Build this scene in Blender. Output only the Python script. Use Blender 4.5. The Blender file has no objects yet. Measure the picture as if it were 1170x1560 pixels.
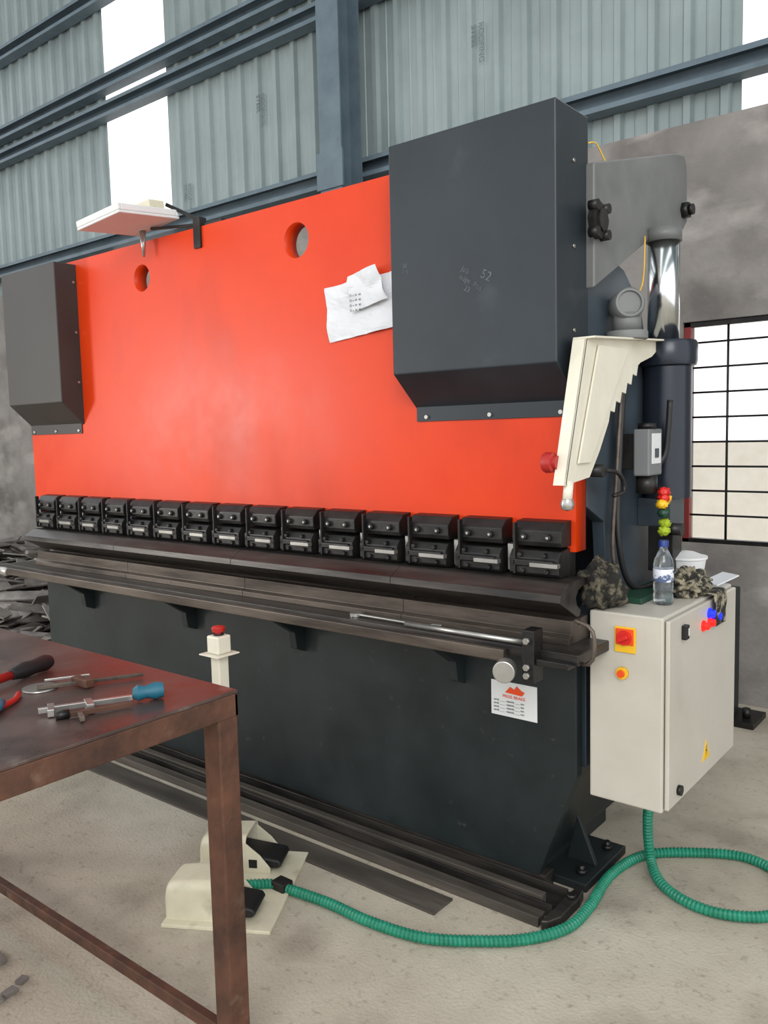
import bpy, bmesh, math, random
import numpy as np
from mathutils import Vector, Matrix, noise
random.seed(7)
D=bpy.data; S=bpy.context.scene
COL=S.collection

# ---------------------------------------------------------------- materials
def lin(c):
    return tuple(((v/255)/12.92 if v/255<=0.04045 else ((v/255+0.055)/1.055)**2.4) for v in c)+(1,)
def mat(name,rgb,rough=.5,metal=0,var=.0,rgb2=None,scale=4,bump=0,bscale=60,detail=6,lo=.35,hi=.7,trans=0,emit=0,coat=0,rvar=0,stretch=None,spec=.5):
    m=D.materials.new(name);m.use_nodes=True;nt=m.node_tree;b=nt.nodes["Principled BSDF"]
    L=nt.links.new;N=nt.nodes.new
    b.inputs["Roughness"].default_value=rough;b.inputs["Metallic"].default_value=metal
    b.inputs["Transmission Weight"].default_value=trans
    b.inputs["Coat Weight"].default_value=coat
    b.inputs["Specular IOR Level"].default_value=spec
    if emit: b.inputs["Emission Color"].default_value=lin(rgb);b.inputs["Emission Strength"].default_value=emit
    tc=N("ShaderNodeTexCoord");mp=N("ShaderNodeMapping");L(tc.outputs["Object"],mp.inputs[0])
    if stretch: mp.inputs["Scale"].default_value=stretch
    n=N("ShaderNodeTexNoise");n.inputs["Scale"].default_value=scale;n.inputs["Detail"].default_value=detail;n.inputs["Roughness"].default_value=.62
    L(mp.outputs[0],n.inputs["Vector"])
    r=N("ShaderNodeValToRGB");r.color_ramp.elements[0].position=lo;r.color_ramp.elements[1].position=hi
    c1=lin(rgb);c2=lin(rgb2) if rgb2 else tuple(min(1,v*(1+var)) for v in c1[:3])+(1,)
    if not rgb2 : c1=tuple(v*(1-var) for v in c1[:3])+(1,)
    r.color_ramp.elements[0].color=c1;r.color_ramp.elements[1].color=c2
    L(n.outputs["Fac"],r.inputs[0]);L(r.outputs[0],b.inputs["Base Color"])
    if rvar:
        mr=N("ShaderNodeMapRange");mr.inputs[3].default_value=rough-rvar;mr.inputs[4].default_value=rough+rvar
        mr.inputs[1].default_value=.3;mr.inputs[2].default_value=.7
        L(n.outputs["Fac"],mr.inputs[0]);L(mr.outputs[0],b.inputs["Roughness"])
    if bump:
        n2=N("ShaderNodeTexNoise");n2.inputs["Scale"].default_value=bscale;n2.inputs["Detail"].default_value=5
        L(mp.outputs[0],n2.inputs["Vector"])
        bp=N("ShaderNodeBump");bp.inputs["Strength"].default_value=bump;bp.inputs["Distance"].default_value=.01
        L(n2.outputs["Fac"],bp.inputs["Height"]);L(bp.outputs[0],b.inputs["Normal"])
    return m
def add_layer(m,rgb,scale,lo,hi,stretch=None,amount=1.0,kind="noise"):
    nt=m.node_tree;L=nt.links.new;N=nt.nodes.new;b=nt.nodes["Principled BSDF"]
    src=b.inputs["Base Color"].links[0].from_socket
    tc=N("ShaderNodeTexCoord");mp=N("ShaderNodeMapping");L(tc.outputs["Object"],mp.inputs[0])
    if stretch: mp.inputs["Scale"].default_value=stretch
    mp.inputs["Location"].default_value=(3.3,1.7,5.1)
    if kind=="noise":
        n=N("ShaderNodeTexNoise");n.inputs["Scale"].default_value=scale;n.inputs["Detail"].default_value=8;out=n.outputs["Fac"]
    else:
        n=N("ShaderNodeTexVoronoi");n.inputs["Scale"].default_value=scale;n.feature='DISTANCE_TO_EDGE';out=n.outputs["Distance"]
    L(mp.outputs[0],n.inputs["Vector"])
    mr=N("ShaderNodeMapRange");mr.inputs[1].default_value=lo;mr.inputs[2].default_value=hi;mr.inputs[4].default_value=amount
    L(out,mr.inputs[0])
    mx=N("ShaderNodeMix");mx.data_type='RGBA';L(mr.outputs[0],mx.inputs["Factor"])
    L(src,mx.inputs["A"]);mx.inputs["B"].default_value=lin(rgb);L(mx.outputs["Result"],b.inputs["Base Color"])
    return m
M={}
M['red']=add_layer(mat('red_paint',(204,52,4),.40,0,rgb2=(212,60,8),scale=2.5,bump=.06,bscale=9,rvar=.06,spec=.3),(140,32,10),2.6,.56,.80,(1,1,.4),.4)
M['cover']=add_layer(mat('charcoal_paint',(32,39,44),.42,0,rgb2=(40,48,54),scale=3,bump=.04,bscale=20,rvar=.08,spec=.4),(80,88,92),7,.62,.85,(1,1,1),.3)
M['coverl']=mat('charcoal_paint_dusty',(44,42,41),.5,0,rgb2=(56,53,50),scale=3,rvar=.08,spec=.4)
M['bed']=add_layer(mat('dark_green_black_paint',(26,32,33),.45,0,rgb2=(35,42,43),scale=3,bump=.05,bscale=15,rvar=.1,spec=.35),(95,95,88),30,.66,.80,(1,1,1),.3)
M['frame']=mat('side_frame_paint',(46,56,64),.4,0,rgb2=(62,72,80),scale=3,rvar=.08)
M['arm']=mat('grey_steel_arm',(92,94,93),.5,.0,rgb2=(120,121,119),scale=3,rvar=.08)
M['black']=mat('black_oxide',(20,20,21),.40,.3,rgb2=(42,40,38),scale=14,bump=.1,bscale=40)
M['blackpl']=mat('black_plastic',(20,20,21),.5,0,var=.1)
M['tool']=mat('oiled_tool_steel',(40,38,37),.38,.5,rgb2=(76,71,67),scale=6,bump=.05,bscale=30,stretch=(.4,3,3),rvar=.1)
M['die']=mat('brown_die_steel',(62,55,50),.42,.45,rgb2=(104,94,85),scale=5,bump=.05,stretch=(.4,3,3),rvar=.1)
M['barst']=mat('dark_flat_steel',(62,58,53),.6,.2,rgb2=(96,88,80),scale=5,bump=.05,stretch=(.4,3,3),rvar=.1)
M['steel']=mat('bright_steel',(175,173,168),.3,.8,var=.15,scale=8)
M['chrome']=mat('chrome',(215,218,220),.18,1,var=.03)
M['rusty']=add_layer(mat('rusty_steel',(62,40,31),.62,.2,rgb2=(104,68,50),scale=9,bump=.2,bscale=50),(140,120,100),14,.62,.8,None,.5)
M['tabletop']=add_layer(add_layer(mat('worn_bench_top',(72,58,54),.34,.35,rgb2=(104,86,80),scale=5,bump=.08,bscale=30,rvar=.1),(104,36,30),2.4,.52,.64,None,.6),(160,150,140),9,.64,.8,None,.45)
M['cream']=mat('cream_paint',(208,203,184),.45,0,rgb2=(219,214,198),scale=6)
M['creamd']=add_layer(mat('dirty_cream_paint',(200,193,168),.5,0,rgb2=(214,208,186),scale=9),(110,98,80),12,.58,.8,None,.5)
M['cab']=add_layer(mat('cabinet_paint',(182,177,165),.42,0,rgb2=(190,185,174),scale=4,bump=.03,bscale=200),(142,137,126),6,.6,.85,None,.35)
M['white']=mat('white_sheet',(212,213,212),.6,0,var=.03,scale=8)
M['paper']=mat('paper',(208,210,214),.85,0,var=.03)
M['girt']=add_layer(mat('blue_grey_girt_paint',(78,94,104),.55,0,rgb2=(96,111,120),scale=5),(70,62,55),8,.62,.8,None,.4)
M['sheetm']=add_layer(mat('galvalume_sheet',(126,138,138),.5,.3,rgb2=(146,158,158),scale=1.2,rvar=.06),(104,114,112),4,.5,.8,(3,1,.3),.35)
M['plaster']=add_layer(add_layer(mat('rough_plaster',(118,114,110),.92,0,rgb2=(150,145,140),scale=1.6,bump=.6,bscale=18),(88,83,80),3,.50,.72,None,.6),(180,175,169),1.8,.52,.66,(1,1,2),.5)
M['floor']=add_layer(add_layer(add_layer(mat('concrete_floor',(166,157,141),.8,0,rgb2=(190,182,166),scale=1.6,bump=.3,bscale=90,spec=.3),(122,113,100),3.2,.52,.74,None,.6),(96,88,78),45,.58,.74,None,.4),(210,203,190),1.3,.56,.76,None,.5)
M['hose']=mat('green_hose',(18,112,86),.45,0,rgb2=(30,136,108),scale=20)
M['yellow']=mat('yellow',(228,180,30),.5,0,var=.05)
M['redpl']=mat('red_plastic',(205,30,22),.4,0,var=.05)
M['dred']=mat('dark_red_plastic',(170,34,28),.45,0,var=.08)
M['orange']=mat('orange_plastic',(226,74,24),.4,0,var=.05)
M['blue']=mat('blue_lamp',(20,40,235),.3,0,var=.05,emit=1.0)
M['redlamp']=mat('red_lamp',(240,30,20),.3,0,var=.05,emit=.5)
M['teal']=mat('teal_grip',(28,92,112),.45,0,var=.1)
M['bluecap']=mat('blue_cap',(20,50,120),.45,0,var=.1)
M['green']=mat('green_plastic',(20,62,44),.5,0,var=.1)
M['lime']=mat('marigold_green',(150,170,30),.7,0,var=.15)
M['greybox']=mat('grey_box',(112,114,115),.5,0,var=.05)
M['redox']=mat('red_oxide',(120,38,34),.6,0,var=.1)
M['pet']=mat('pet_plastic',(235,243,248),.05,0,var=.01,trans=.96)
M['label']=mat('bottle_label',(80,96,130),.5,0,rgb2=(215,220,228),scale=40,lo=.45,hi=.5)
M['chalk']=mat('chalk',(96,103,107),.9,0,rgb2=(60,66,70),scale=60)
M['ink']=mat('dark_ink',(70,74,80),.8,0,var=.05)
M['stamp']=mat('sheet_stamp_ink',(98,106,110),.8,0,var=.05)
M['cloth']=mat('camo_cloth',(34,32,27),.9,0,rgb2=(150,142,120),scale=26,lo=.48,hi=.58,bump=.4,bscale=80)
M['rag']=mat('dark_rag',(26,25,21),.95,0,rgb2=(96,90,74),scale=30,lo=.48,hi=.6,bump=.5,bscale=90)
M['scrap']=mat('scrap_metal',(62,54,50),.5,.4,rgb2=(165,160,154),scale=3,lo=.3,hi=.75)
M['outwall']=mat('outside_wall',(246,241,232),.9,0,rgb2=(236,229,218),scale=4)
M['outground']=mat('outside_ground',(225,217,203),.95,0,var=.06)
M['cyl']=mat('blue_black_cylinder',(32,38,49),.28,.2,var=.08)

# ---------------------------------------------------------------- helpers
class G:
    def __init__(s,name,loc=(0,0,0),rz=0,local=False):
        e=D.objects.new(name,None);COL.objects.link(e);e.location=loc;e.rotation_euler=(0,0,rz);e.empty_display_size=.1
        s.e=e;s.inv=Matrix.Identity(4) if local else Matrix.Translation(-Vector(loc))
    def add(s,o):
        o.parent=s.e;o.matrix_parent_inverse=s.inv
class GO(G):
    def __init__(s,o): s.e=o;s.inv=Matrix.Identity(4)
def fin(me,name,m,g,smooth=False,bevel=0,seg=2):
    o=D.objects.new(name,me);COL.objects.link(o)
    ms=m if isinstance(m,(list,tuple)) else [m]
    for k in ms: me.materials.append(M[k] if isinstance(k,str) else k)
    if smooth:
        for p in me.polygons: p.use_smooth=True
    if bevel:
        b=o.modifiers.new("bevel",'BEVEL');b.width=bevel;b.segments=seg;b.limit_method='ANGLE';b.angle_limit=.6
    if g: g.add(o)
    return o
def bm2me(bm,name):
    bmesh.ops.recalc_face_normals(bm,faces=bm.faces)
    me=D.meshes.new(name);bm.to_mesh(me);bm.free();return me
def bbox(bm,x0,x1,y0,y1,z0,z1,mi=0,mtx=None):
    vs=[bm.verts.new((x,y,z)) for x in(x0,x1) for y in(y0,y1) for z in(z0,z1)]
    if mtx:
        for v in vs: v.co=mtx@v.co
    for f in((0,1,3,2),(4,6,7,5),(0,4,5,1),(2,3,7,6),(0,2,6,4),(1,5,7,3)):
        fc=bm.faces.new([vs[i] for i in f]);fc.material_index=mi
    return vs
def box(name,x0,x1,y0,y1,z0,z1,m,g,bevel=.003):
    bm=bmesh.new();bbox(bm,x0,x1,y0,y1,z0,z1)
    return fin(bm2me(bm,name),name,m,g,bevel=bevel)
def mp(axis,u,v,w):
    return {0:(w,u,v),1:(u,w,v),2:(u,v,w)}[axis]
def bprism(bm,pts,axis,a,b,mi=0):
    A=[bm.verts.new(mp(axis,u,v,a)) for u,v in pts];B=[bm.verts.new(mp(axis,u,v,b)) for u,v in pts]
    n=len(pts)
    fs=[bm.faces.new(A),bm.faces.new(B)]+[bm.faces.new((A[i],A[(i+1)%n],B[(i+1)%n],B[i])) for i in range(n)]
    for f in fs:f.material_index=mi
def prism(name,pts,axis,a,b,m,g,bevel=.003):
    bm=bmesh.new();bprism(bm,pts,axis,a,b)
    return fin(bm2me(bm,name),name,m,g,bevel=bevel)
def frame_of(d):
    d=Vector(d).normalized();up=Vector((0,0,1)) if abs(d.z)<.9 else Vector((1,0,0))
    x=d.cross(up).normalized();y=d.cross(x).normalized();return x,y,d
def bcyl(bm,p0,p1,r0,r1=None,seg=20,mi=0):
    r1=r0 if r1 is None else r1
    p0=Vector(p0);p1=Vector(p1);x,y,d=frame_of(p1-p0)
    A=[];B=[]
    for i in range(seg):
        a=2*math.pi*i/seg;o=x*math.cos(a)+y*math.sin(a)
        A.append(bm.verts.new(p0+o*r0));B.append(bm.verts.new(p1+o*r1))
    fs=[bm.faces.new(A),bm.faces.new(B)]
    for i in range(seg):
        f=bm.faces.new((A[i],A[(i+1)%seg],B[(i+1)%seg],B[i]));f.smooth=True;fs.append(f)
    for f in fs:f.material_index=mi
def cyl(name,p0,p1,r,m,g,r1=None,seg=28,bevel=0):
    bm=bmesh.new();bcyl(bm,p0,p1,r,r1,seg);return fin(bm2me(bm,name),name,m,g,bevel=bevel)
def lathe(name,prof,c,m,g,seg=32,axis=(0,0,1)):
    bm=bmesh.new();x,y,d=frame_of(axis);c=Vector(c);rings=[]
    for r,z in prof:
        rings.append([bm.verts.new(c+d*z+(x*math.cos(2*math.pi*i/seg)+y*math.sin(2*math.pi*i/seg))*max(r,1e-4)) for i in range(seg)])
    for a,b in zip(rings,rings[1:]):
        for i in range(seg):
            bm.faces.new((a[i],a[(i+1)%seg],b[(i+1)%seg],b[i]))
    bm.faces.new(rings[0]);bm.faces.new(rings[-1])
    o=fin(bm2me(bm,name),name,m,g,smooth=True)
    e=o.modifiers.new("es",'EDGE_SPLIT');e.split_angle=.7
    return o
def crom(pts,n=12):
    P=[Vector(p) for p in pts];P=[P[0]*2-P[1]]+P+[P[-1]*2-P[-2]];out=[]
    for i in range(1,len(P)-2):
        a,b,c,d=P[i-1:i+3]
        for k in range(n):
            t=k/n;out.append(.5*((2*b)+(c-a)*t+(2*a-5*b+4*c-d)*t*t+(3*b-a-3*c+d)*t**3))
    out.append(P[-2]);return out
def resample(pts,step):
    L=[0]
    for a,b in zip(pts,pts[1:]): L.append(L[-1]+(b-a).length)
    n=max(2,int(L[-1]/step));out=[];j=0
    for k in range(n+1):
        s=L[-1]*k/n
        while j<len(L)-2 and L[j+1]<s: j+=1
        t=(s-L[j])/max(1e-9,L[j+1]-L[j]);out.append(pts[j].lerp(pts[j+1],t))
    return out
def tube(name,pts,r,m,g,step=.02,seg=10,smooth=True,ridge=None):
    P=resample(crom(pts) if len(pts)>2 else [Vector(p) for p in pts],step)
    bm=bmesh.new();prev=None;up=None
    for i,p in enumerate(P):
        t=(P[min(i+1,len(P)-1)]-P[max(i-1,0)]).normalized()
        if up is None: up=frame_of(t)[0]
        x=(up-t*up.dot(t)).normalized();y=t.cross(x);up=x
        rr=r if not ridge else (r if (i%ridge[0])<ridge[0]/2 else r*ridge[1])
        ring=[bm.verts.new(p+(x*math.cos(2*math.pi*k/seg)+y*math.sin(2*math.pi*k/seg))*rr) for k in range(seg)]
        if prev:
            for k in range(seg): bm.faces.new((prev[k],prev[(k+1)%seg],ring[(k+1)%seg],ring[k]))
        else: bm.faces.new(ring)
        prev=ring
    bm.faces.new(prev)
    return fin(bm2me(bm,name),name,m,g,smooth=smooth)
def plate_holes(name,outline,holes,y0,y1,m,g,flat=False):
    cu=D.curves.new(name,'CURVE');cu.dimensions='2D';cu.fill_mode='BOTH';cu.extrude=(y1-y0)/2
    for pts in [outline]+holes:
        s=cu.splines.new('POLY');s.points.add(len(pts)-1);s.use_cyclic_u=True
        for p,(u,v) in zip(s.points,pts): p.co=(u,v,0,1)
    t=D.objects.new("tmp",cu);COL.objects.link(t);bpy.context.view_layer.update()
    me=D.meshes.new_from_object(t.evaluated_get(bpy.context.evaluated_depsgraph_get()))
    D.objects.remove(t);yc=(y0+y1)/2
    for v in me.vertices: v.co=(v.co.x,v.co.y,yc+v.co.z) if flat else (v.co.x,yc-v.co.z,v.co.y)
    bm=bmesh.new();bm.from_mesh(me);bmesh.ops.remove_doubles(bm,verts=bm.verts,dist=1e-5);D.meshes.remove(me)
    return fin(bm2me(bm,name),name,m,g)
def circ(cx,cy,r,n=32): return [(cx+r*math.cos(2*math.pi*i/n),cy+r*math.sin(2*math.pi*i/n)) for i in range(n)]
def rect(a,b,c,d): return [(a,c),(b,c),(b,d),(a,d)]
def text(name,body,loc,size,m,g,rot=(math.pi/2,0,0),ext=.0004):
    cu=D.curves.new(name,'FONT');cu.body=body;cu.size=size;cu.extrude=ext
    t=D.objects.new(name+"_c",cu);COL.objects.link(t);bpy.context.view_layer.update()
    me=D.meshes.new_from_object(t.evaluated_get(bpy.context.evaluated_depsgraph_get()));D.objects.remove(t)
    mt=Matrix.Translation(loc)@__import__('mathutils').Euler(rot).to_matrix().to_4x4()
    me.transform(mt);me.materials.clear()
    return fin(me,name,m,g)
def blob(name,c,r,m,g,amp=.35,freq=3,sub=4,seed=0,flat=1):
    bm=bmesh.new();bmesh.ops.create_icosphere(bm,subdivisions=sub,radius=1)
    for v in bm.verts:
        n=v.co.normalized();k=noise.fractal(n*freq+Vector((seed,seed*2,0)),1,2,4)
        k2=abs(noise.noise(n*freq*1.7+Vector((seed*3,0,1))))
        s=1+amp*k-.35*amp*k2*2
        v.co=Vector((n.x*r[0]*s,n.y*r[1]*s,n.z*r[2]*s))
        if flat and v.co.z<-r[2]*.6: v.co.z=-r[2]*.6
        v.co+=Vector(c)
    return fin(bm2me(bm,name),name,m,g,smooth=True)
def bar(nm,a,b,w,h,m,g,bev=.001):
    a=Vector(a);b=Vector(b);d=(b-a);L=d.length;mt=Matrix.Translation(a)@d.to_track_quat('X','Z').to_matrix().to_4x4()
    bm=bmesh.new();bbox(bm,0,L,-w/2,w/2,-h/2,h/2,mtx=mt);return fin(bm2me(bm,nm),nm,m,g,bevel=bev)

# ---------------------------------------------------------------- building shell
WY=4.75
bm=bmesh.new();bbox(bm,-12,4,-8,WY+.2,-.1,0);fin(bm2me(bm,"floor"),"floor",'floor',None)
wx0,wx1,wz0,wz1=-1.655,-.2,.89,2.13
plate_holes("wall_back",rect(-12,4,0,3.2),[rect(wx0,wx1,wz0,wz1)],WY,WY+.2,'plaster',None)
box("wall_left",-12.2,-12,-8,WY+.2,0,3.2,'plaster',None,0)
plate_holes("ceiling",rect(-12,4,-8,WY+.2),[rect(a,a+1.1,-7,4) for a in(-11,-8,-5,-2,1)],7.2,7.25,'sheetm',None,flat=True)
def corr(bm,x0,x1,y,z0,z1):
    pts=[];x=x0;p=.2
    while x<x1-1e-6:
        for dx,dy in((0,0),(.06,0),(.066,-.006),(.072,0),(.135,0),(.15,-.028),(.185,-.028)):
            if x+dx<=x1: pts.append((x+dx,y+dy))
        x+=p
    pts.append((x1,y))
    A=[bm.verts.new((a,b,z0)) for a,b in pts];B=[bm.verts.new((a,b,z1)) for a,b in pts]
    for i in range(len(pts)-1): bm.faces.new((A[i],A[i+1],B[i+1],B[i]))
bm=bmesh.new()
for a,b in((-12,-7.15),(-6.22,-1.37),(-.45,4)): corr(bm,a,b,WY+.05,3.16,7.2)
o=fin(bm2me(bm,"wall_back_cladding"),"wall_back_cladding",'sheetm',None)
so=o.modifiers.new("s",'SOLIDIFY');so.thickness=.002
g=GO(o)
for k,(x,z) in enumerate(((-5.0,4.25),(-2.98,4.15),(-5.95,3.75),(-2.3,5.2))):
    text("stamp_%d"%k,"ROOFING\nSTEEL",(x,WY+.018,z),.055,'stamp',g,rot=(math.pi/2,math.pi/2,0))
g=G("wall_girts",(-4,4.6,4))
def cch(name,z,h=.13):
    bm=bmesh.new()
    bprism(bm,[(WY+.01,z-h/2),(WY-.10,z-h/2),(WY-.10,z-h/2+.03),(WY-.094,z-h/2+.03),(WY-.094,z-h/2+.006),(WY+.0,z-h/2+.006),(WY+.0,z+h/2-.006),(WY-.094,z+h/2-.006),(WY-.094,z+h/2-.03),(WY-.10,z+h/2-.03),(WY-.10,z+h/2),(WY+.01,z+h/2)],0,-12,4)
    fin(bm2me(bm,name),name,'girt',g)
for i,z in enumerate((3.42,4.60,4.84,5.62,6.6)): cch("girt_%d"%i,z)
g=G("steel_column",(-3.97,4.5,0))
box("flange_front",-4.08,-3.88,4.43,4.442,0,7.2,'girt',g,0)
box("flange_back",-4.08,-3.88,4.64,4.652,0,7.2,'girt',g,0)
box("web",-3.985,-3.975,4.442,4.64,0,7.2,'girt',g,0)
box("splice_plate",-4.10,-3.86,4.415,4.43,3.25,3.5,'girt',g,0)
g=G("window_1",((wx0+wx1)/2,WY+.1,wz0))
box("jamb_left",wx0,wx0+.04,WY+.02,WY+.06,wz0,wz1,'redox',g)
box("jamb_right",wx1-.035,wx1,WY+.02,WY+.06,wz0,wz1,'redox',g)
box("head",wx0,wx1,WY+.02,WY+.06,wz1-.03,wz1,'black',g)
box("sill",wx0,wx1,WY+.02,WY+.06,wz0,wz0+.025,'black',g)
for i in range(9): cyl("bar_%d"%i,(wx0,WY+.04,wz0+.02+.138*i),(wx1,WY+.04,wz0+.02+.138*i),.006,'black',g,seg=8)
for i,x in enumerate((-1.42,-1.1,-.8,-.5)): cyl("upright_%d"%i,(x,WY+.045,wz0),(x,WY+.045,wz1),.007,'black',g,seg=8)
box("outside_ground",-14,10,WY+.2,30,-.15,-.05,'outground',None,0)
box("outside_boundary_wall",-14,10,11,11.2,-.05,1.35,'outwall',None,0)

# ---------------------------------------------------------------- press brake
pb=G("press_brake",(-2.8,2.6,0))
YB=2.39;XL=-4.43;XR=-1.16
plate_holes("ram",[(XL,1.20),(-4.40,1.20),(-1.19,1.20),(-1.19,1.165),(XR,1.165),(XR,2.46),(XL,2.46)],
   [circ(-2.34,2.31,.068),circ(-3.35,2.30,.062)],YB,YB+.07,'red',pb)
def cover(nm,x0,x1,yf,yb,zt,m):
    prism(nm,[(yf,zt),(yb,zt),(yb,1.79),(YB+.012,1.64),(YB,1.635),(yf,1.75)],0,x0,x1,m,pb,.004)
    box(nm+"_flange",x0+.005,x1-.02,YB-.006,YB+.0,1.59,1.645,m,pb,.001)
    bm=bmesh.new()
    for t in(.08,.5,.92):
        x=x0+(x1-x0)*t;bcyl(bm,(x,YB-.013,1.605),(x,YB,1.605),.007,seg=12)
    for z in(1.85,2.1,2.35):
        bcyl(bm,(x1-.0,YB-.02,z),(x1+.005,YB-.02,z),.006,seg=10)
    fin(bm2me(bm,nm+"_screws"),nm+"_screws",'steel',pb)
CF=2.26
cover("cover_right",-1.772,-1.157,CF,2.475,2.502,'cover')
cover("cover_left",-4.43,-3.90,2.27,2.40,2.44,'coverl')
bu=bmesh.new();bl=bmesh.new();bs=bmesh.new()
for i in range(15):
    xr=-1.175-.2105*i;xl=xr-.172
    bprism(bu,[(YB,1.185),(2.325,1.185),(2.318,1.20),(2.318,1.235),(2.345,1.262),(YB,1.266)],0,xl,xr)
    bprism(bl,[(YB,1.09),(2.318,1.09),(2.308,1.10),(2.308,1.15),(2.325,1.172),(YB,1.178)],0,xl-.006,xr-.004)
    bprism(bl,[(2.308,1.12),(2.300,1.124),(2.300,1.142),(2.308,1.146)],0,xl+.01,xr-.02)
    bbox(bl,xl+.012,xl+.02,2.30,2.32,1.095,1.26)
    for dx in(.045,.13):
        bcyl(bu,(xl+dx,2.306,1.215),(xl+dx,2.33,1.215),.011,seg=12)
        bcyl(bs,(xl+dx,2.304,1.215),(xl+dx,2.307,1.215),.005,seg=6)
        bcyl(bl,(xl+dx-.01,2.298,1.158),(xl+dx-.01,2.33,1.158),.008,seg=10)
        bcyl(bl,(xl+dx,2.298,1.108),(xl+dx,2.33,1.108),.008,seg=10)
    ll=random.uniform(.085,.11)
    bbox(bs,xr+.004-ll,xr+.006,2.278,2.30,1.126,1.139)
    bbox(bs,xl-.030,xl-.010,2.34,2.385,1.10,1.185)
fin(bm2me(bu,"clamp_upper_jaws"),"clamp_upper_jaws",'black',pb,bevel=.003)
fin(bm2me(bl,"clamp_lower_jaws"),"clamp_lower_jaws",'black',pb,bevel=.003)
fin(bm2me(bs,"clamp_levers"),"clamp_levers",'steel',pb,bevel=.001)
box("ram_tool_seat",-4.40,-1.19,YB+.005,YB+.06,1.08,1.2,'black',pb)
pun=[(2.40,1.088),(2.27,1.088),(2.215,1.058),(2.212,1.035),(2.325,.974),(2.345,.974),(2.352,.992),(2.325,1.012),(2.318,1.035),(2.335,1.056),(2.36,1.064),(2.40,1.066)]
bm=bmesh.new();xs=[-4.26,-3.43,-2.6,-1.77,-1.125]
for a,b in zip(xs,xs[1:]): bprism(bm,pun,0,a+.0008,b-.0008)
fin(bm2me(bm,"punch"),"punch",'tool',pb,bevel=.0015)
bm=bmesh.new();die=[(2.27,.895),(2.44,.895),(2.44,.915),(2.40,.925),(2.40,.968),(2.362,.968),(2.34,.94),(2.318,.968),(2.285,.968),(2.285,.925),(2.27,.915)]
for a,b in zip(xs,xs[1:]): bprism(bm,die,0,a+.0008,b-.0008)
fin(bm2me(bm,"die"),"die",'die',pb,bevel=.0015)
box("bed_table",-4.42,-1.055,2.185,2.50,.862,.895,'tool',pb,.003)
box("table_front_rail",-4.36,-1.29,2.16,2.185,.845,.883,'die',pb,.004)
bm=bmesh.new()
for x in(-3.92,-3.08,-2.38,-1.60): bprism(bm,[(YB,.862),(2.20,.862),(2.20,.845),(2.33,.76),(2.34,.69),(YB,.67)],0,x-.018,x+.018)
fin(bm2me(bm,"table_brackets"),"table_brackets",'bed',pb,bevel=.002)
box("end_stop",-1.215,-1.175,2.14,2.20,.80,.96,'black',pb)
box("end_stop_foot",-1.175,-1.07,2.15,2.20,.855,.875,'black',pb)
bm=bmesh.new()
for z in(.825,.85,.93): bcyl(bm,(-1.195,2.125,z),(-1.195,2.14,z),.01,seg=6)
fin(bm2me(bm,"end_stop_bolts"),"end_stop_bolts",'steel',pb)
cyl("rail_knob",(-1.255,2.10,.833),(-1.27,2.145,.833),.034,'steel',pb,bevel=.003)
cyl("rail_knob_boss",(-1.27,2.145,.833),(-1.28,2.17,.833),.016,'steel',pb)
cyl("rail_knob_left",(-4.46,2.17,.86),(-4.36,2.17,.86),.022,'steel',pb,bevel=.004)
cyl("rail_rod_left",(-4.50,2.17,.86),(-4.2,2.17,.86),.009,'steel',pb)
tube("end_bracket",[(-1.06,2.22,.86),(-1.03,2.22,.87),(-1.02,2.22,.92),(-1.03,2.22,.97),(-1.08,2.22,.99)],.006,'die',pb)
prism("bed_front_plate",[(-4.37,.86),(XR,.86),(XR,.43),(-1.30,.055),(-4.23,.055),(-4.37,.43)],1,YB,YB+.04,'bed',pb,.003)
prism("bed_body",[(-4.34,.86),(XR-.03,.86),(XR-.03,.44),(-1.32,.06),(-4.2,.06),(-4.34,.44)],1,YB+.04,3.1,'bed',pb,.003)
fr=[(2.46,.44),(3.25,.44),(3.25,1.3),(3.02,1.55),(2.98,1.8),(2.90,1.98),(2.76,2.08),(2.60,2.12),(2.47,2.12),(2.47,1.30),(2.60,1.24),(2.62,1.05),(2.52,.97),(2.46,.95)]
prism("c_frame_right",fr,0,XR-.045,XR,'frame',pb,.003)
prism("c_frame_left",fr,0,-4.40,-4.355,'frame',pb,.003)
box("rear_cross_tank",-4.355,-1.205,3.0,3.2,.5,1.9,'frame',pb)
box("base_foot_right",-1.42,-1.165,2.47,2.80,0,.03,'bed',pb)
prism("foot_gusset",[(-1.30,.03),(-1.19,.03),(-1.26,.20)],1,2.60,2.62,'bed',pb)
box("base_foot_left",-4.5,-4.15,2.47,2.80,0,.03,'bed',pb)
box("base_beam",-4.2,-1.33,2.5,3.0,.0,.07,'bed',pb)
bm=bmesh.new()
for x,y in((-1.21,2.53),(-1.21,2.74)):
    bcyl(bm,(x,y,.03),(x,y,.06),.01,seg=12);bcyl(bm,(x,y,.03),(x,y,.045),.018,seg=6)
fin(bm2me(bm,"anchor_bolts"),"anchor_bolts",'black',pb)
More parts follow.
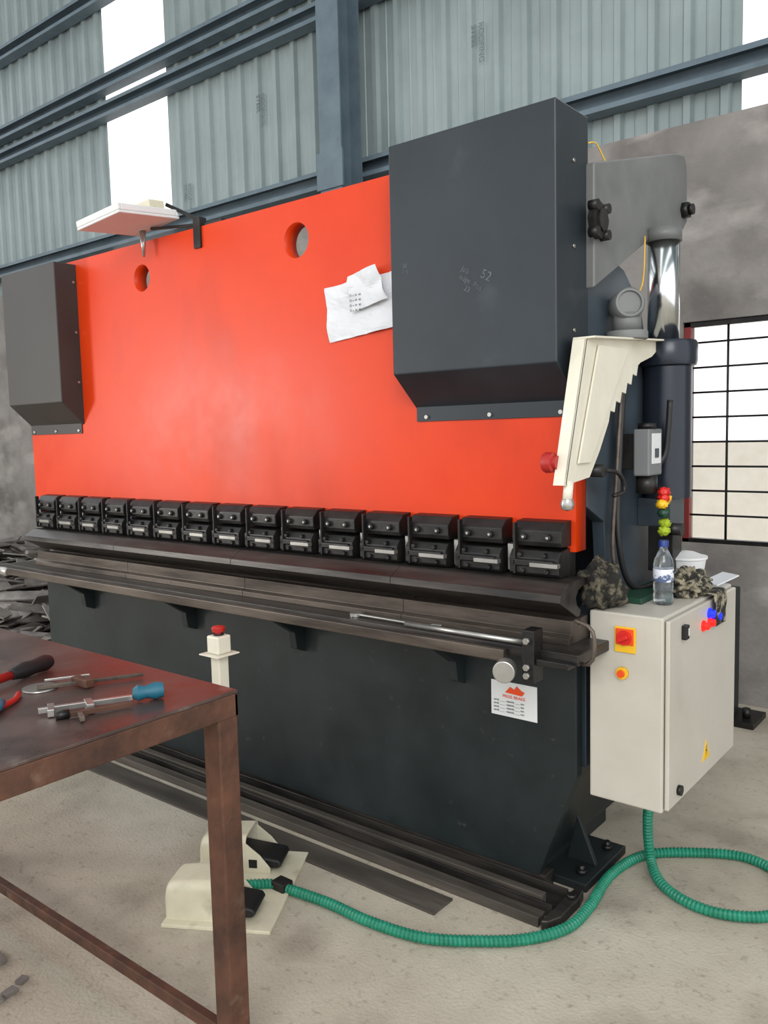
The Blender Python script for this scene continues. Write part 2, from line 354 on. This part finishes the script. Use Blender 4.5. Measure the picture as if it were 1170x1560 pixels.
# lever arm + cylinder
prism("ram_arm",[(2.46,2.36),(3.15,2.55),(3.245,2.565),(3.275,2.53),(3.285,2.33),(3.245,2.295),(2.925,2.21),(2.46,1.985)],0,-1.165,-1.13,'arm',pb,.005)
lathe("arm_boss",[(.055,0),(.055,.02),(.035,.022),(.035,.03),(.0,.03)],(-1.13,2.465,2.185),'black',pb,axis=(1,0,0),seg=8)
bm=bmesh.new()
for a in range(4):
    y=2.465+.056*math.cos(a*math.pi/2+.8);z=2.185+.056*math.sin(a*math.pi/2+.8);bcyl(bm,(-1.13,y,z),(-1.10,y,z),.016,seg=8)
bcyl(bm,(-1.13,3.235,2.36),(-1.105,3.235,2.36),.03,seg=6);bcyl(bm,(-1.105,3.235,2.36),(-1.09,3.235,2.36),.02,seg=16)
fin(bm2me(bm,"arm_bolts"),"arm_bolts",'black',pb)
cx,cy=-1.09,2.935
cyl("cylinder_rod",(cx,cy,1.85),(cx,cy,2.215),.054,'chrome',pb,seg=40)
cyl("rod_clevis",(cx,cy,2.19),(cx,cy,2.235),.060,'arm',pb,seg=32)
lathe("hydraulic_cylinder",[(.0,1.30),(.082,1.30),(.082,1.76),(.096,1.765),(.1,1.78),(.1,1.84),(.094,1.85),(.06,1.852),(0,1.852)],(cx+.01,cy+.02,0),'cyl',pb,seg=40)
box("cylinder_bracket",-1.16,-1.04,2.88,3.02,1.20,1.30,'frame',pb)
box("cylinder_lower_block",-1.12,-1.03,2.88,2.97,1.04,1.2,'black',pb)
cyl("valve_flange",(-1.1,2.64,1.835),(-1.1,2.64,1.862),.066,'arm',pb,bevel=.003)
cyl("valve_neck",(-1.1,2.64,1.862),(-1.1,2.64,1.92),.044,'arm',pb)
lathe("valve_cap",[(0,-.045),(.046,-.045),(.052,-.03),(.052,.03),(.045,.04),(.038,.041),(.036,.033),(0,.033)],(-1.1,2.635,1.945),'arm',pb,axis=(.62,-.78,.1))
gp=[(2.31,1.815),(2.88,1.845),(2.88,1.82),(2.82,1.79),(2.72,1.765)]
for k in range(6):
    t=k/5;y=2.70-.22*t;z=1.755-.15*t;gp+= [(y,z),(y-.012,z-.035)]
gp+=[(2.40,1.48),(2.33,1.405),(2.17,1.39)]
prism("guard_side_sheet",gp,0,-1.092,-1.086,'cream',pb,.001)
bm=bmesh.new()
y0,z0,y1,z1=2.31,1.815,2.17,1.39
vs=[bm.verts.new(p) for p in((-1.13,y0,z0),(-1.086,y0,z0),(-1.086,y1,z1),(-1.125,y1,z1),(-1.13,y0+.006,z0),(-1.086,y0+.006,z0),(-1.086,y1+.006,z1),(-1.125,y1+.006,z1))]
for f in((0,1,2,3),(4,5,6,7),(0,1,5,4),(1,2,6,5),(2,3,7,6),(3,0,4,7)): bm.faces.new([vs[i] for i in f])
fin(bm2me(bm,"guard_front_flange"),"guard_front_flange",'cream',pb)
prism("guard_top_flange",[(2.31,1.815),(2.88,1.845),(2.88,1.851),(2.31,1.821)],0,-1.13,-1.06,'cream',pb,.001)
prism("guard_inner_rib",[(2.38,1.80),(2.60,1.80),(2.32,1.45),(2.24,1.45)],0,-1.083,-1.077,'cream',pb,.001)
cyl("guard_tail_rod",(-1.09,2.20,1.40),(-1.09,2.19,1.345),.014,'cream',pb)
lathe("guard_tail_ball",[(0,-.02),(.016,-.015),(.021,0),(.016,.015),(0,.02)],(-1.09,2.19,1.335),'steel',pb)
lathe("estop_head",[(0,0),(.020,0),(.020,.010),(.029,.013),(.031,.034),(.027,.042),(0,.044)],(-1.12,2.19,1.455),'dred',pb,axis=(-1,0,0))
cyl("guard_arm",(-1.16,2.42,1.42),(-1.08,2.42,1.42),.02,'black',pb)
tube("guard_hook",[(-1.16,2.40,1.42),(-1.08,2.45,1.42),(-1.07,2.52,1.40),(-1.07,2.55,1.35),(-1.07,2.47,1.34)],.007,'black',pb)
box("motor_switch_box",-1.09,-1.035,2.67,2.785,1.39,1.545,'greybox',pb,.006)
box("motor_switch_plate",-1.035,-1.032,2.69,2.765,1.43,1.53,'white',pb,.0)
box("motor_switch_label",-1.032,-1.029,2.71,2.74,1.45,1.48,'ink',pb,.0)
box("motor_switch_mount",-1.16,-1.09,2.70,2.76,1.41,1.53,'black',pb)
cyl("motor_switch_top",(-1.065,2.725,1.545),(-1.065,2.725,1.565),.03,'black',pb)
cyl("motor_switch_base",(-1.065,2.725,1.33),(-1.065,2.725,1.39),.035,'black',pb)
tube("lever_handle",[(-1.05,2.78,1.42),(-1.03,2.80,1.46),(-1.02,2.80,1.55),(-1.015,2.80,1.64)],.010,'blackpl',pb)
cyl("lever_pivot",(-1.05,2.83,1.20),(-.98,2.83,1.20),.022,'black',pb)
tube("cable_black",[(-1.13,2.70,1.80),(-1.13,2.66,1.5),(-1.12,2.62,1.2),(-1.10,2.68,1.02),(-1.04,2.80,1.02)],.010,'blackpl',pb)
tube("cable_brown",[(-1.13,2.67,1.70),(-1.13,2.63,1.4),(-1.13,2.60,1.15),(-1.12,2.64,1.0)],.007,'die',pb)
tube("yellow_wire",[(-1.15,2.46,2.42),(-1.145,2.50,2.43),(-1.14,2.54,2.40),(-1.135,2.57,2.37)],.002,'yellow',pb)
tube("yellow_wire_lower",[(-1.12,2.84,2.2),(-1.11,2.80,2.05),(-1.10,2.72,1.98)],.002,'yellow',pb)
box("name_plate",-1.475,-1.30,YB-.003,YB,.585,.705,'white',pb,0)
prism("name_plate_logo",[(-1.42,.668),(-1.40,.69),(-1.385,.682),(-1.375,.696),(-1.36,.684),(-1.345,.678),(-1.355,.665)],1,YB-.005,YB-.003,'orange',pb,0)
text("name_plate_title","PRESS BRAKE",(-1.43,YB-.004,.65),.015,'orange',pb)
for k in range(4): text("name_plate_line_%d"%k,"serial ____ . capacity ____ ton",(-1.465,YB-.004,.635-.012*k),.0095,'ink',pb)
text("chalk_note","52",(-1.42,CF-.0005,2.03),.04,'chalk',pb,rot=(math.pi/2,.5,0))
text("chalk_note_small","Job\n edge  Pos\n      23",(-1.49,CF-.0005,2.06),.024,'chalk',pb,rot=(math.pi/2,.55,0))
text("chalk_note_left","SE\n3/6",(-1.72,CF-.0005,2.10),.018,'chalk',pb,rot=(math.pi/2,.1,0))
g=G("floor_steel_bars",(-2.6,2.25,0))
box("flat_sheet",-4.2,-1.50,2.06,2.17,0,.008,'barst',g,.001)
box("flat_bar",-4.0,-1.20,2.20,2.245,0,.035,'barst',g,.002)
prism("channel",[(2.27,0),(2.39,0),(2.39,.045),(2.382,.045),(2.382,.01),(2.278,.01),(2.278,.045),(2.27,.045)],0,-4.3,-1.19,'tool',g,.001)
box("square_bar",-4.1,-1.24,2.30,2.33,.01,.045,'barst',g,.002)
box("base_rail",-4.3,-1.28,2.40,2.46,0,.055,'tool',g,.002)
g=G("floor_anchor_shoe",(-1.17,2.33,0))
prism("shoe",[(-1.185,2.19),(-1.165,2.20),(-1.145,2.25),(-1.145,2.38),(-1.155,2.43),(-1.185,2.44)],2,0,.035,'tool',g,.004)
cyl("shoe_bolt",(-1.165,2.36,.035),(-1.165,2.36,.05),.015,'black',g,seg=6)

# ---------------------------------------------------------------- control cabinet
g=G("electrical_cabinet",(-.99,2.73,.38))
box("body",-1.12,-.885,2.40,3.07,.38,.985,'cab',g,.006)
box("door",-.882,-.868,2.408,3.062,.39,.975,'cab',g,.004)
box("mount_upper",XR-.005,-1.12,2.55,2.65,.85,.93,'frame',g)
box("mount_lower",XR-.005,-1.12,2.55,2.65,.46,.56,'frame',g)
box("isolator_plate",-1.035,-.968,2.394,2.40,.865,.945,'yellow',g,.002)
box("isolator_plate_red",-1.03,-.973,2.390,2.394,.89,.94,'orange',g,.002)
cyl("isolator_dial",(-1.001,2.380,.913),(-1.001,2.391,.913),.022,'redpl',g)
bar("isolator_knob",(-1.017,2.374,.905),(-.985,2.374,.921),.014,.012,'redpl',g)
cyl("pilot_lamp_bezel",(-1.01,2.388,.80),(-1.01,2.40,.80),.019,'yellow',g)
cyl("pilot_lamp",(-1.01,2.378,.80),(-1.01,2.39,.80),.011,'orange',g)
box("selector",-.868,-.852,2.505,2.535,.90,.945,'blackpl',g,.003)
box("selector_legend",-.853,-.851,2.522,2.530,.912,.935,'white',g,0)
for k,(y,z,mm) in enumerate(((2.705,.905,'redlamp'),(2.765,.905,'redlamp'),(2.765,.935,'blue'),(2.83,.915,'blue'))):
    lathe("lamp_%d"%k,[(.018,0),(.018,.006),(.013,.008),(.012,.02),(0,.024)],(-.868,y,z),[mm],g,axis=(1,0,0))
prism("warning_triangle",[(2.715,.445),(2.785,.445),(2.75,.51)],0,-.868,-.866,'yellow',g,0)
prism("warning_bolt",[(2.745,.455),(2.758,.475),(2.75,.477),(2.755,.495),(2.742,.475),(2.75,.472)],0,-.866,-.8655,'ink',g,0)
cyl("lock",(-.868,2.49,.43),(-.856,2.49,.43),.016,'black',g)
box("gland_plate",-1.05,-.93,2.5,2.8,.372,.38,'blackpl',g)

# ---------------------------------------------------------------- green hose
g=G("corrugated_hose",(-1.2,2.2,0))
hp=[(-2.10,1.78,.03),(-2.04,1.85,.022),(-1.98,1.87,.018),(-1.80,1.89,.018),(-1.63,1.89,.018),(-1.45,1.92,.018),(-1.31,2.0,.018),(-1.19,2.10,.018),(-1.115,2.23,.018),(-1.11,2.38,.018),(-1.135,2.60,.018),(-1.09,2.80,.018),(-.94,2.93,.018),(-.80,2.99,.018),(-.68,2.94,.018),(-.60,2.80,.018),(-.64,2.66,.018),(-.76,2.585,.018),(-.88,2.59,.018),(-.99,2.66,.02),(-1.06,2.76,.05),(-1.06,2.74,.2),(-1.02,2.70,.362)]
tube("hose",hp,.0175,'hose',g,step=.0045,seg=12,smooth=False,ridge=(3,.80))
box("hose_coupling",-2.03,-1.97,1.845,1.895,.0,.04,'black',g,.004)

# ---------------------------------------------------------------- foot pedals
g=G("foot_pedal_switch",(-2.16,1.49,0),rz=math.atan2(.18,.31),local=True)
box("base_plate",0,.36,0,.50,0,.012,'creamd',g,.002)
def hood(nm,y0,xo=0):
    w=.15;n=8
    bm=bmesh.new();rings=[]
    for t,h,ins in((.0,.10,.012),(.006,.118,.004),(.02,.13,0),(.10,.138,0),(.175,.142,0)):
        ww=w/2-ins;r=.028;t+=xo
        ring=[(t,y0+w/2-ww,.012)]
        for a in range(n+1):
            an=math.pi-math.pi/2*a/n;ring.append((t,y0+w/2-ww+r+r*math.cos(an),h-r+r*math.sin(an)))
        for a in range(n+1):
            an=math.pi/2-math.pi/2*a/n;ring.append((t,y0+w/2+ww-r+r*math.cos(an),h-r+r*math.sin(an)))
        ring.append((t,y0+w/2+ww,.012))
        rings.append([bm.verts.new(p) for p in ring])
    for a,b in zip(rings,rings[1:]):
        for i in range(len(a)-1): bm.faces.new((a[i],a[i+1],b[i+1],b[i]))
    bm.faces.new(rings[0])
    o=fin(bm2me(bm,nm),nm,'creamd',g,smooth=True);s=o.modifiers.new("s",'SOLIDIFY');s.thickness=.005
    e=o.modifiers.new("es",'EDGE_SPLIT');e.split_angle=.9
    for s_,a,b in(("a",y0,y0+.006),("b",y0+w-.006,y0+w)):
        prism(nm+"_skirt_"+s_,[(xo+.17,.012),(xo+.262,.012),(xo+.262,.03),(xo+.225,.075),(xo+.17,.12)],1,a,b,'creamd',g,.001)
    box(nm+"_slot",xo+.185,xo+.215,y0-.002,y0+.001,.03,.06,'blackpl',g,.0)
    prism(nm+"_treadle",[(xo+.06,.03),(xo+.285,.022),(xo+.30,.035),(xo+.29,.052),(xo+.06,.085)],1,y0+.015,y0+w-.015,'blackpl',g,.006)
hood("hood_near",.03);hood("hood_far",.335)
box("bridge_box",.03,.12,.20,.28,.012,.085,'creamd',g,.01)
g=G("emergency_stop_post",(-2.24,1.84,0))
box("post",-2.262,-2.218,1.818,1.862,.012,.80,'cream',g,.004)
box("tray",-2.29,-2.19,1.79,1.89,.80,.805,'cream',g,.002)
box("switch_box",-2.270,-2.210,1.81,1.87,.805,.868,'cream',g,.006)
lathe("button",[(0,0),(.013,0),(.013,.010),(.022,.013),(.024,.026),(.019,.031),(0,.033)],(-2.24,1.84,.868),'dred',g)
cyl("collar",(-2.24,1.84,.866),(-2.24,1.84,.874),.018,'black',g)

# ---------------------------------------------------------------- steel bench
TX,TY,TZ=-1.475,1.262,.96
g=G("steel_workbench",(-2.4,.7,0))
box("top",-3.3,TX,.12,TY,TZ-.008,TZ,'tabletop',g,.002)
def angle_x(nm,y0,y1): box(nm,-3.3,TX,y0,y1,TZ-.063,TZ-.008,'rusty',g,.003)
angle_x("apron_back",TY-.012,TY);angle_x("apron_front",.12,.132)
box("apron_right",TX-.012,TX,.12,TY,TZ-.063,TZ-.008,'rusty',g,.003)
box("apron_left",-3.3,-3.288,.12,TY,TZ-.063,TZ-.008,'rusty',g,.003)
for k,(x,y) in enumerate(((TX-.06,TY-.06),(-3.29,TY-.06),(TX-.06,.13),(-3.29,.13))):
    box("leg_%d"%k,x,x+.058,y,y+.058,0,TZ-.008,'rusty',g,.004)
box("stretcher_back",-3.25,TX-.05,TY-.045,TY-.02,.075,.11,'rusty',g,.003)
box("stretcher_front",-3.25,TX-.05,.145,.17,.075,.11,'rusty',g,.003)
z=TZ
g=G("trigger_clamp",(-1.7,1.0,z))
bar("bar",(-1.69,.885,z+.012),(-1.60,1.06,z+.012),.012,.012,'steel',g)
lathe("grip",[(0,0),(.011,.002),(.018,.012),(.014,.03),(.020,.05),(.017,.068),(0,.072)],(-1.60,1.06,z+.02),'teal',g,axis=(.45,.9,0))
bar("jaw",(-1.70,.92,z+.01),(-1.655,.895,z+.01),.014,.016,'steel',g)
bar("jaw_sliding",(-1.66,.985,z+.01),(-1.615,.965,z+.01),.016,.018,'steel',g)
g=G("f_clamp",(-1.8,1.05,z))
bar("bar",(-1.86,.975,z+.01),(-1.745,1.19,z+.01),.014,.008,'die',g)
bar("cross",(-1.835,1.06,z+.014),(-1.77,1.06,z+.014),.022,.018,'rusty',g)
bar("screw",(-1.87,1.0,z+.02),(-1.82,1.09,z+.02),.006,.006,'steel',g)
cyl("pad",(-1.875,.99,z),(-1.875,.99,z+.005),.04,'steel',g)
g=G("t_handle_wrench",(-1.6,.98,z))
bar("shaft",(-1.63,.90,z+.008),(-1.57,1.04,z+.008),.011,.011,'rusty',g)
bar("cross",(-1.60,.93,z+.01),(-1.565,.915,z+.01),.01,.01,'die',g)
cyl("socket",(-1.633,.893,z+.01),(-1.622,.918,z+.01),.01,'black',g)
g=G("hammer",(-1.95,.95,z))
lathe("handle",[(0,0),(.016,.003),(.021,.02),(.018,.06),(.021,.09),(.014,.13),(0,.133)],(-2.02,1.10,z+.022),'blackpl',g,axis=(.30,-.95,0))
cyl("shaft",(-1.985,.98,z+.02),(-1.93,.80,z+.02),.011,'dred',g)
bar("head",(-1.99,.80,z+.025),(-1.88,.775,z+.025),.03,.03,'steel',g,.004)
g=G("pliers",(-1.78,.86,z))
tube("handle_a",[(-1.86,.93,z+.008),(-1.82,.90,z+.008),(-1.80,.86,z+.008),(-1.79,.82,z+.008)],.007,'dred',g)
tube("handle_b",[(-1.80,.86,z+.018),(-1.77,.83,z+.01),(-1.76,.78,z+.008)],.009,'teal',g)
bar("head",(-1.79,.82,z+.008),(-1.77,.74,z+.008),.02,.012,'steel',g)
g=G("combination_wrench",(-1.65,2.23,.9))
bar("shank",(-1.93,2.235,.903),(-1.60,2.225,.903),.016,.008,'steel',g,.003)
lathe("ring_end",[(.012,0),(.022,0),(.022,.012),(.012,.012)],(-1.95,2.235,.896),'steel',g)
bar("open_jaw_a",(-1.61,2.232,.904),(-1.575,2.242,.904),.012,.012,'steel',g)
bar("open_jaw_b",(-1.61,2.218,.904),(-1.575,2.208,.904),.012,.012,'steel',g)
g=G("round_bar",(-1.45,2.22,.9))
cyl("rod",(-1.70,2.205,.904),(-1.24,2.205,.904),.009,'steel',g)

# ---------------------------------------------------------------- things on / near cabinet
zc=.985
g=G("water_bottle",(-.975,2.62,zc))
c=(-.96,2.60,zc)
lathe("shell",[(0,.0),(.026,0),(.031,.006),(.031,.03),(.029,.04),(.031,.05),(.031,.07),(.029,.078),(.031,.086),(.031,.13),(.028,.145),(.018,.168),(.0125,.178),(.0125,.19),(0,.19)],c,'pet',g)
lathe("label",[(.0315,.075),(.0318,.076),(.0318,.115),(.0315,.116)],c,'label',g)
lathe("cap",[(0,.186),(.0155,.186),(.0155,.203),(.014,.206),(0,.206)],c,'bluecap',g)
g=G("plastic_tub",(-1.0,2.95,zc))
lathe("tub",[(0,0),(.055,0),(.07,.09),(.075,.092),(.075,.1),(.068,.1),(.03,.115),(0,.12)],(-1.02,2.98,zc+.003),'white',g)
g=G("green_tray",(-1.04,2.8,zc))
box("tray",-1.115,-1.01,2.55,2.88,zc,zc+.02,'green',g,.004)
g=G("crumpled_rag",(-1.12,2.45,1.0))
blob("rag",(-1.10,2.45,1.045),(.07,.075,.088),'rag',g,amp=.4,freq=1.9,seed=3,flat=1)
g=G("camouflage_cloth",(-.93,2.85,zc))
blob("bundle",(-.945,2.80,zc+.034),(.06,.11,.055),'cloth',g,amp=.45,freq=2.6,seed=9)
bm=bmesh.new();nu,nv=26,14;gr=[]
for i in range(nu+1):
    row=[]
    for j in range(nv+1):
        s=i/nu*.20;y=2.76+.15*j/nv*(1-.35*i/nu)+.03*i/nu
        if s<.09: x=-.95+s;zz=zc+.012
        else: x=-.858;zz=zc+.012-(s-.09)
        k=noise.noise(Vector((s*18,y*22,2)))*.014
        row.append(bm.verts.new((x+abs(k)+(.004 if s>=.09 else 0),y,zz+abs(k)*(1 if s<.09 else .2))))
    gr.append(row)
for i in range(nu):
    for j in range(nv): bm.faces.new((gr[i][j],gr[i+1][j],gr[i+1][j+1],gr[i][j+1]))
o=fin(bm2me(bm,"drape"),"drape",'cloth',g,smooth=True);s=o.modifiers.new("s",'SOLIDIFY');s.thickness=.003
g=G("folded_paper",(-.92,2.99,zc))
bar("sheet",(-.93,2.96,zc+.012),(-.88,3.04,zc+.04),.08,.004,'paper',g,0)
g=G("marigold_garland",(-1.03,2.74,1.3))
for k,(dy,zz,mm) in enumerate(((0,1.335,'redpl'),(.015,1.33,'yellow'),(-.015,1.315,'yellow'),(.0,1.285,'green'),(.01,1.25,'lime'),(0,1.225,'lime'),(.0,1.355,'redpl'))):
    blob("flower_%d"%k,(-1.01,2.735+dy,zz-.02),(.02,.02,.017),mm,g,amp=.4,freq=5,sub=3,seed=k,flat=0)
def sheet(nm,pts,y,g,seed,m='paper'):
    bm=bmesh.new();n=16;gr=[]
    a,b,c,d=[Vector(p) for p in pts]
    for i in range(n+1):
        r=[]
        for j in range(n+1):
            u,v=i/n,j/n;p=a.lerp(b,u).lerp(d.lerp(c,u),v)
            k=abs(noise.noise(Vector((p[0]*9,p[1]*9,seed))))*.03+abs(noise.noise(Vector((p[0]*25,p[1]*25,seed))))*.006
            r.append(bm.verts.new((p[0],y-.002-k,p[1])))
        gr.append(r)
    for i in range(n):
        for j in range(n): bm.faces.new((gr[i][j],gr[i+1][j],gr[i+1][j+1],gr[i][j+1]))
    return fin(bm2me(bm,nm),nm,m,g)
g=G("taped_drawings",(-2.0,2.38,2.0))
sheet("sheet_lower",((-2.19,2.105),(-1.86,2.125),(-1.85,1.93),(-2.17,1.90)),YB-.001,g,1)
sheet("sheet_upper",((-2.06,2.13),(-1.92,2.155),(-1.87,2.03),(-2.04,2.0)),YB-.018,g,5)
for k in range(4): text("handwriting_%d"%k,"25 x 34  40",(-2.03,YB-.05,2.05-.018*k),.012,'ink',g)

g=G("tilting_tray",(-3.3,2.3,2.5))
mt=Matrix.Translation((-3.36,2.385,2.49))@Matrix.Rotation(math.radians(5),4,'X')@Matrix.Rotation(math.radians(-4),4,'Y')
W=.32;DD=.31
bm=bmesh.new();bbox(bm,0,W,-DD,0,0,.012,mtx=mt);bbox(bm,0,W,-DD,-DD+.015,.012,.04,mtx=mt);bbox(bm,0,W,-.015,0,.012,.04,mtx=mt);bbox(bm,0,.015,-DD+.015,-.015,.012,.04,mtx=mt);bbox(bm,W-.015,W,-DD+.015,-.015,.012,.04,mtx=mt)
fin(bm2me(bm,"tray"),"tray",'white',g,bevel=.004)
bm=bmesh.new();bbox(bm,.17,.28,-.12,-.04,.012,.085,mtx=mt);fin(bm2me(bm,"holder"),"holder",'creamd',g,bevel=.004)
cyl("pin",(-3.27,2.35,2.38),(-3.27,2.35,2.50),.006,'steel',g,r1=.016)
bar("support_arm",(-3.10,2.36,2.58),(-2.93,2.41,2.49),.016,.016,'black',g)
bar("support_arm_b",(-3.20,2.345,2.49),(-2.93,2.41,2.475),.012,.012,'black',g)
box("bracket",-2.95,-2.905,2.378,2.42,2.37,2.50,'black',g,.003)
box("bracket_arm",-2.95,-2.78,2.395,2.44,2.462,2.475,'black',g,.003)

bm=bmesh.new()
for k in range(760):
    x=random.uniform(-9.4,-4.95);y=random.uniform(2.7,4.5)
    h=.62*max(0,1-((y-4.4)/1.9)**2)*(.6+.4*noise.noise(Vector((x,y,0)))+.3)
    zz=random.uniform(0.03,max(.05,h))
    mt=Matrix.Translation((x,y,zz))@Matrix.Rotation(random.uniform(0,6.28),4,'Z')@Matrix.Rotation(random.uniform(-.5,.5),4,'X')@Matrix.Rotation(random.uniform(-.25,.25),4,'Y')
    L=random.uniform(.08,.42);w=random.uniform(.012,.10)
    if k%6==0: bcyl(bm,mt@Vector((-L,0,0)),mt@Vector((L,0,0)),.02,seg=8)
    else: bbox(bm,-L,L,-w,w,-.006,.006,mtx=mt)
for v in bm.verts: v.co.z=max(v.co.z,.001);v.co.y=min(v.co.y,4.72)
fin(bm2me(bm,"scrap_metal_pile"),"scrap_metal_pile",'scrap',None)
bm=bmesh.new()
for k in range(9):
    x=-2.35+random.uniform(-.16,.16);y=1.02+random.uniform(-.12,.12)
    mt=Matrix.Translation((x,y,.006))@Matrix.Rotation(random.uniform(0,6.28),4,'Z')
    L=random.uniform(.012,.04);bbox(bm,-L,L,-.4*L-.006,.4*L+.006,-.005,.006,mtx=mt)
fin(bm2me(bm,"floor_offcuts"),"floor_offcuts",'scrap',None)
g=G("steel_stub_post",(-1.3,4.5,0))
box("post",-1.40,-1.27,4.42,4.56,0,.70,'bed',g,.004)
box("base",-1.42,-1.14,4.36,4.6,0,.03,'black',g,.004)
cyl("bolt",(-1.20,4.45,.03),(-1.20,4.45,.08),.02,'black',g)

# ---------------------------------------------------------------- camera
yaw,pitch,roll=[math.radians(a) for a in(38.95,5.37,1.39)]
fw=Vector((-math.sin(yaw)*math.cos(pitch),math.cos(yaw)*math.cos(pitch),-math.sin(pitch)))
r=Vector((math.cos(yaw),math.sin(yaw),0));d=fw.cross(r)
r2=math.cos(roll)*r+math.sin(roll)*d;d2=-math.sin(roll)*r+math.cos(roll)*d
ca=D.cameras.new("camera");ca.lens=1266.6*36/1560;ca.sensor_width=36;ca.clip_start=.02
co=D.objects.new("camera",ca);COL.objects.link(co)
co.matrix_world=Matrix((( r2.x,-d2.x,-fw.x,0),(r2.y,-d2.y,-fw.y,0),(r2.z,-d2.z,-fw.z,1.55),(0,0,0,1)));S.camera=co

# ---------------------------------------------------------------- light
w=D.worlds.new("daylight");S.world=w;w.use_nodes=True;nt=w.node_tree
bg=nt.nodes["Background"];bg.inputs[0].default_value=(.96,.98,1,1);bg.inputs[1].default_value=1.28
def area(nm,loc,tgt,sx,sy,p,col=(1,1,1),shape='RECTANGLE'):
    l=D.lights.new(nm,'AREA');l.shape=shape;l.size=sx;l.size_y=sy;l.energy=p;l.color=col
    o=D.objects.new(nm,l);COL.objects.link(o);o.location=loc
    o.rotation_euler=(Vector(tgt)-Vector(loc)).to_track_quat('-Z','Y').to_euler();return o
area("door_daylight",(-7.3,-1.5,1.75),(-2.8,2.4,1.6),.9,1.1,85,(1,.96,.90),'ELLIPSE')
area("shed_opening_daylight",(2.5,-4,5),(-2,2.4,1),4,3,240,(1,.98,.96))
S.view_settings.view_transform='Standard'
S.view_settings.exposure=.45
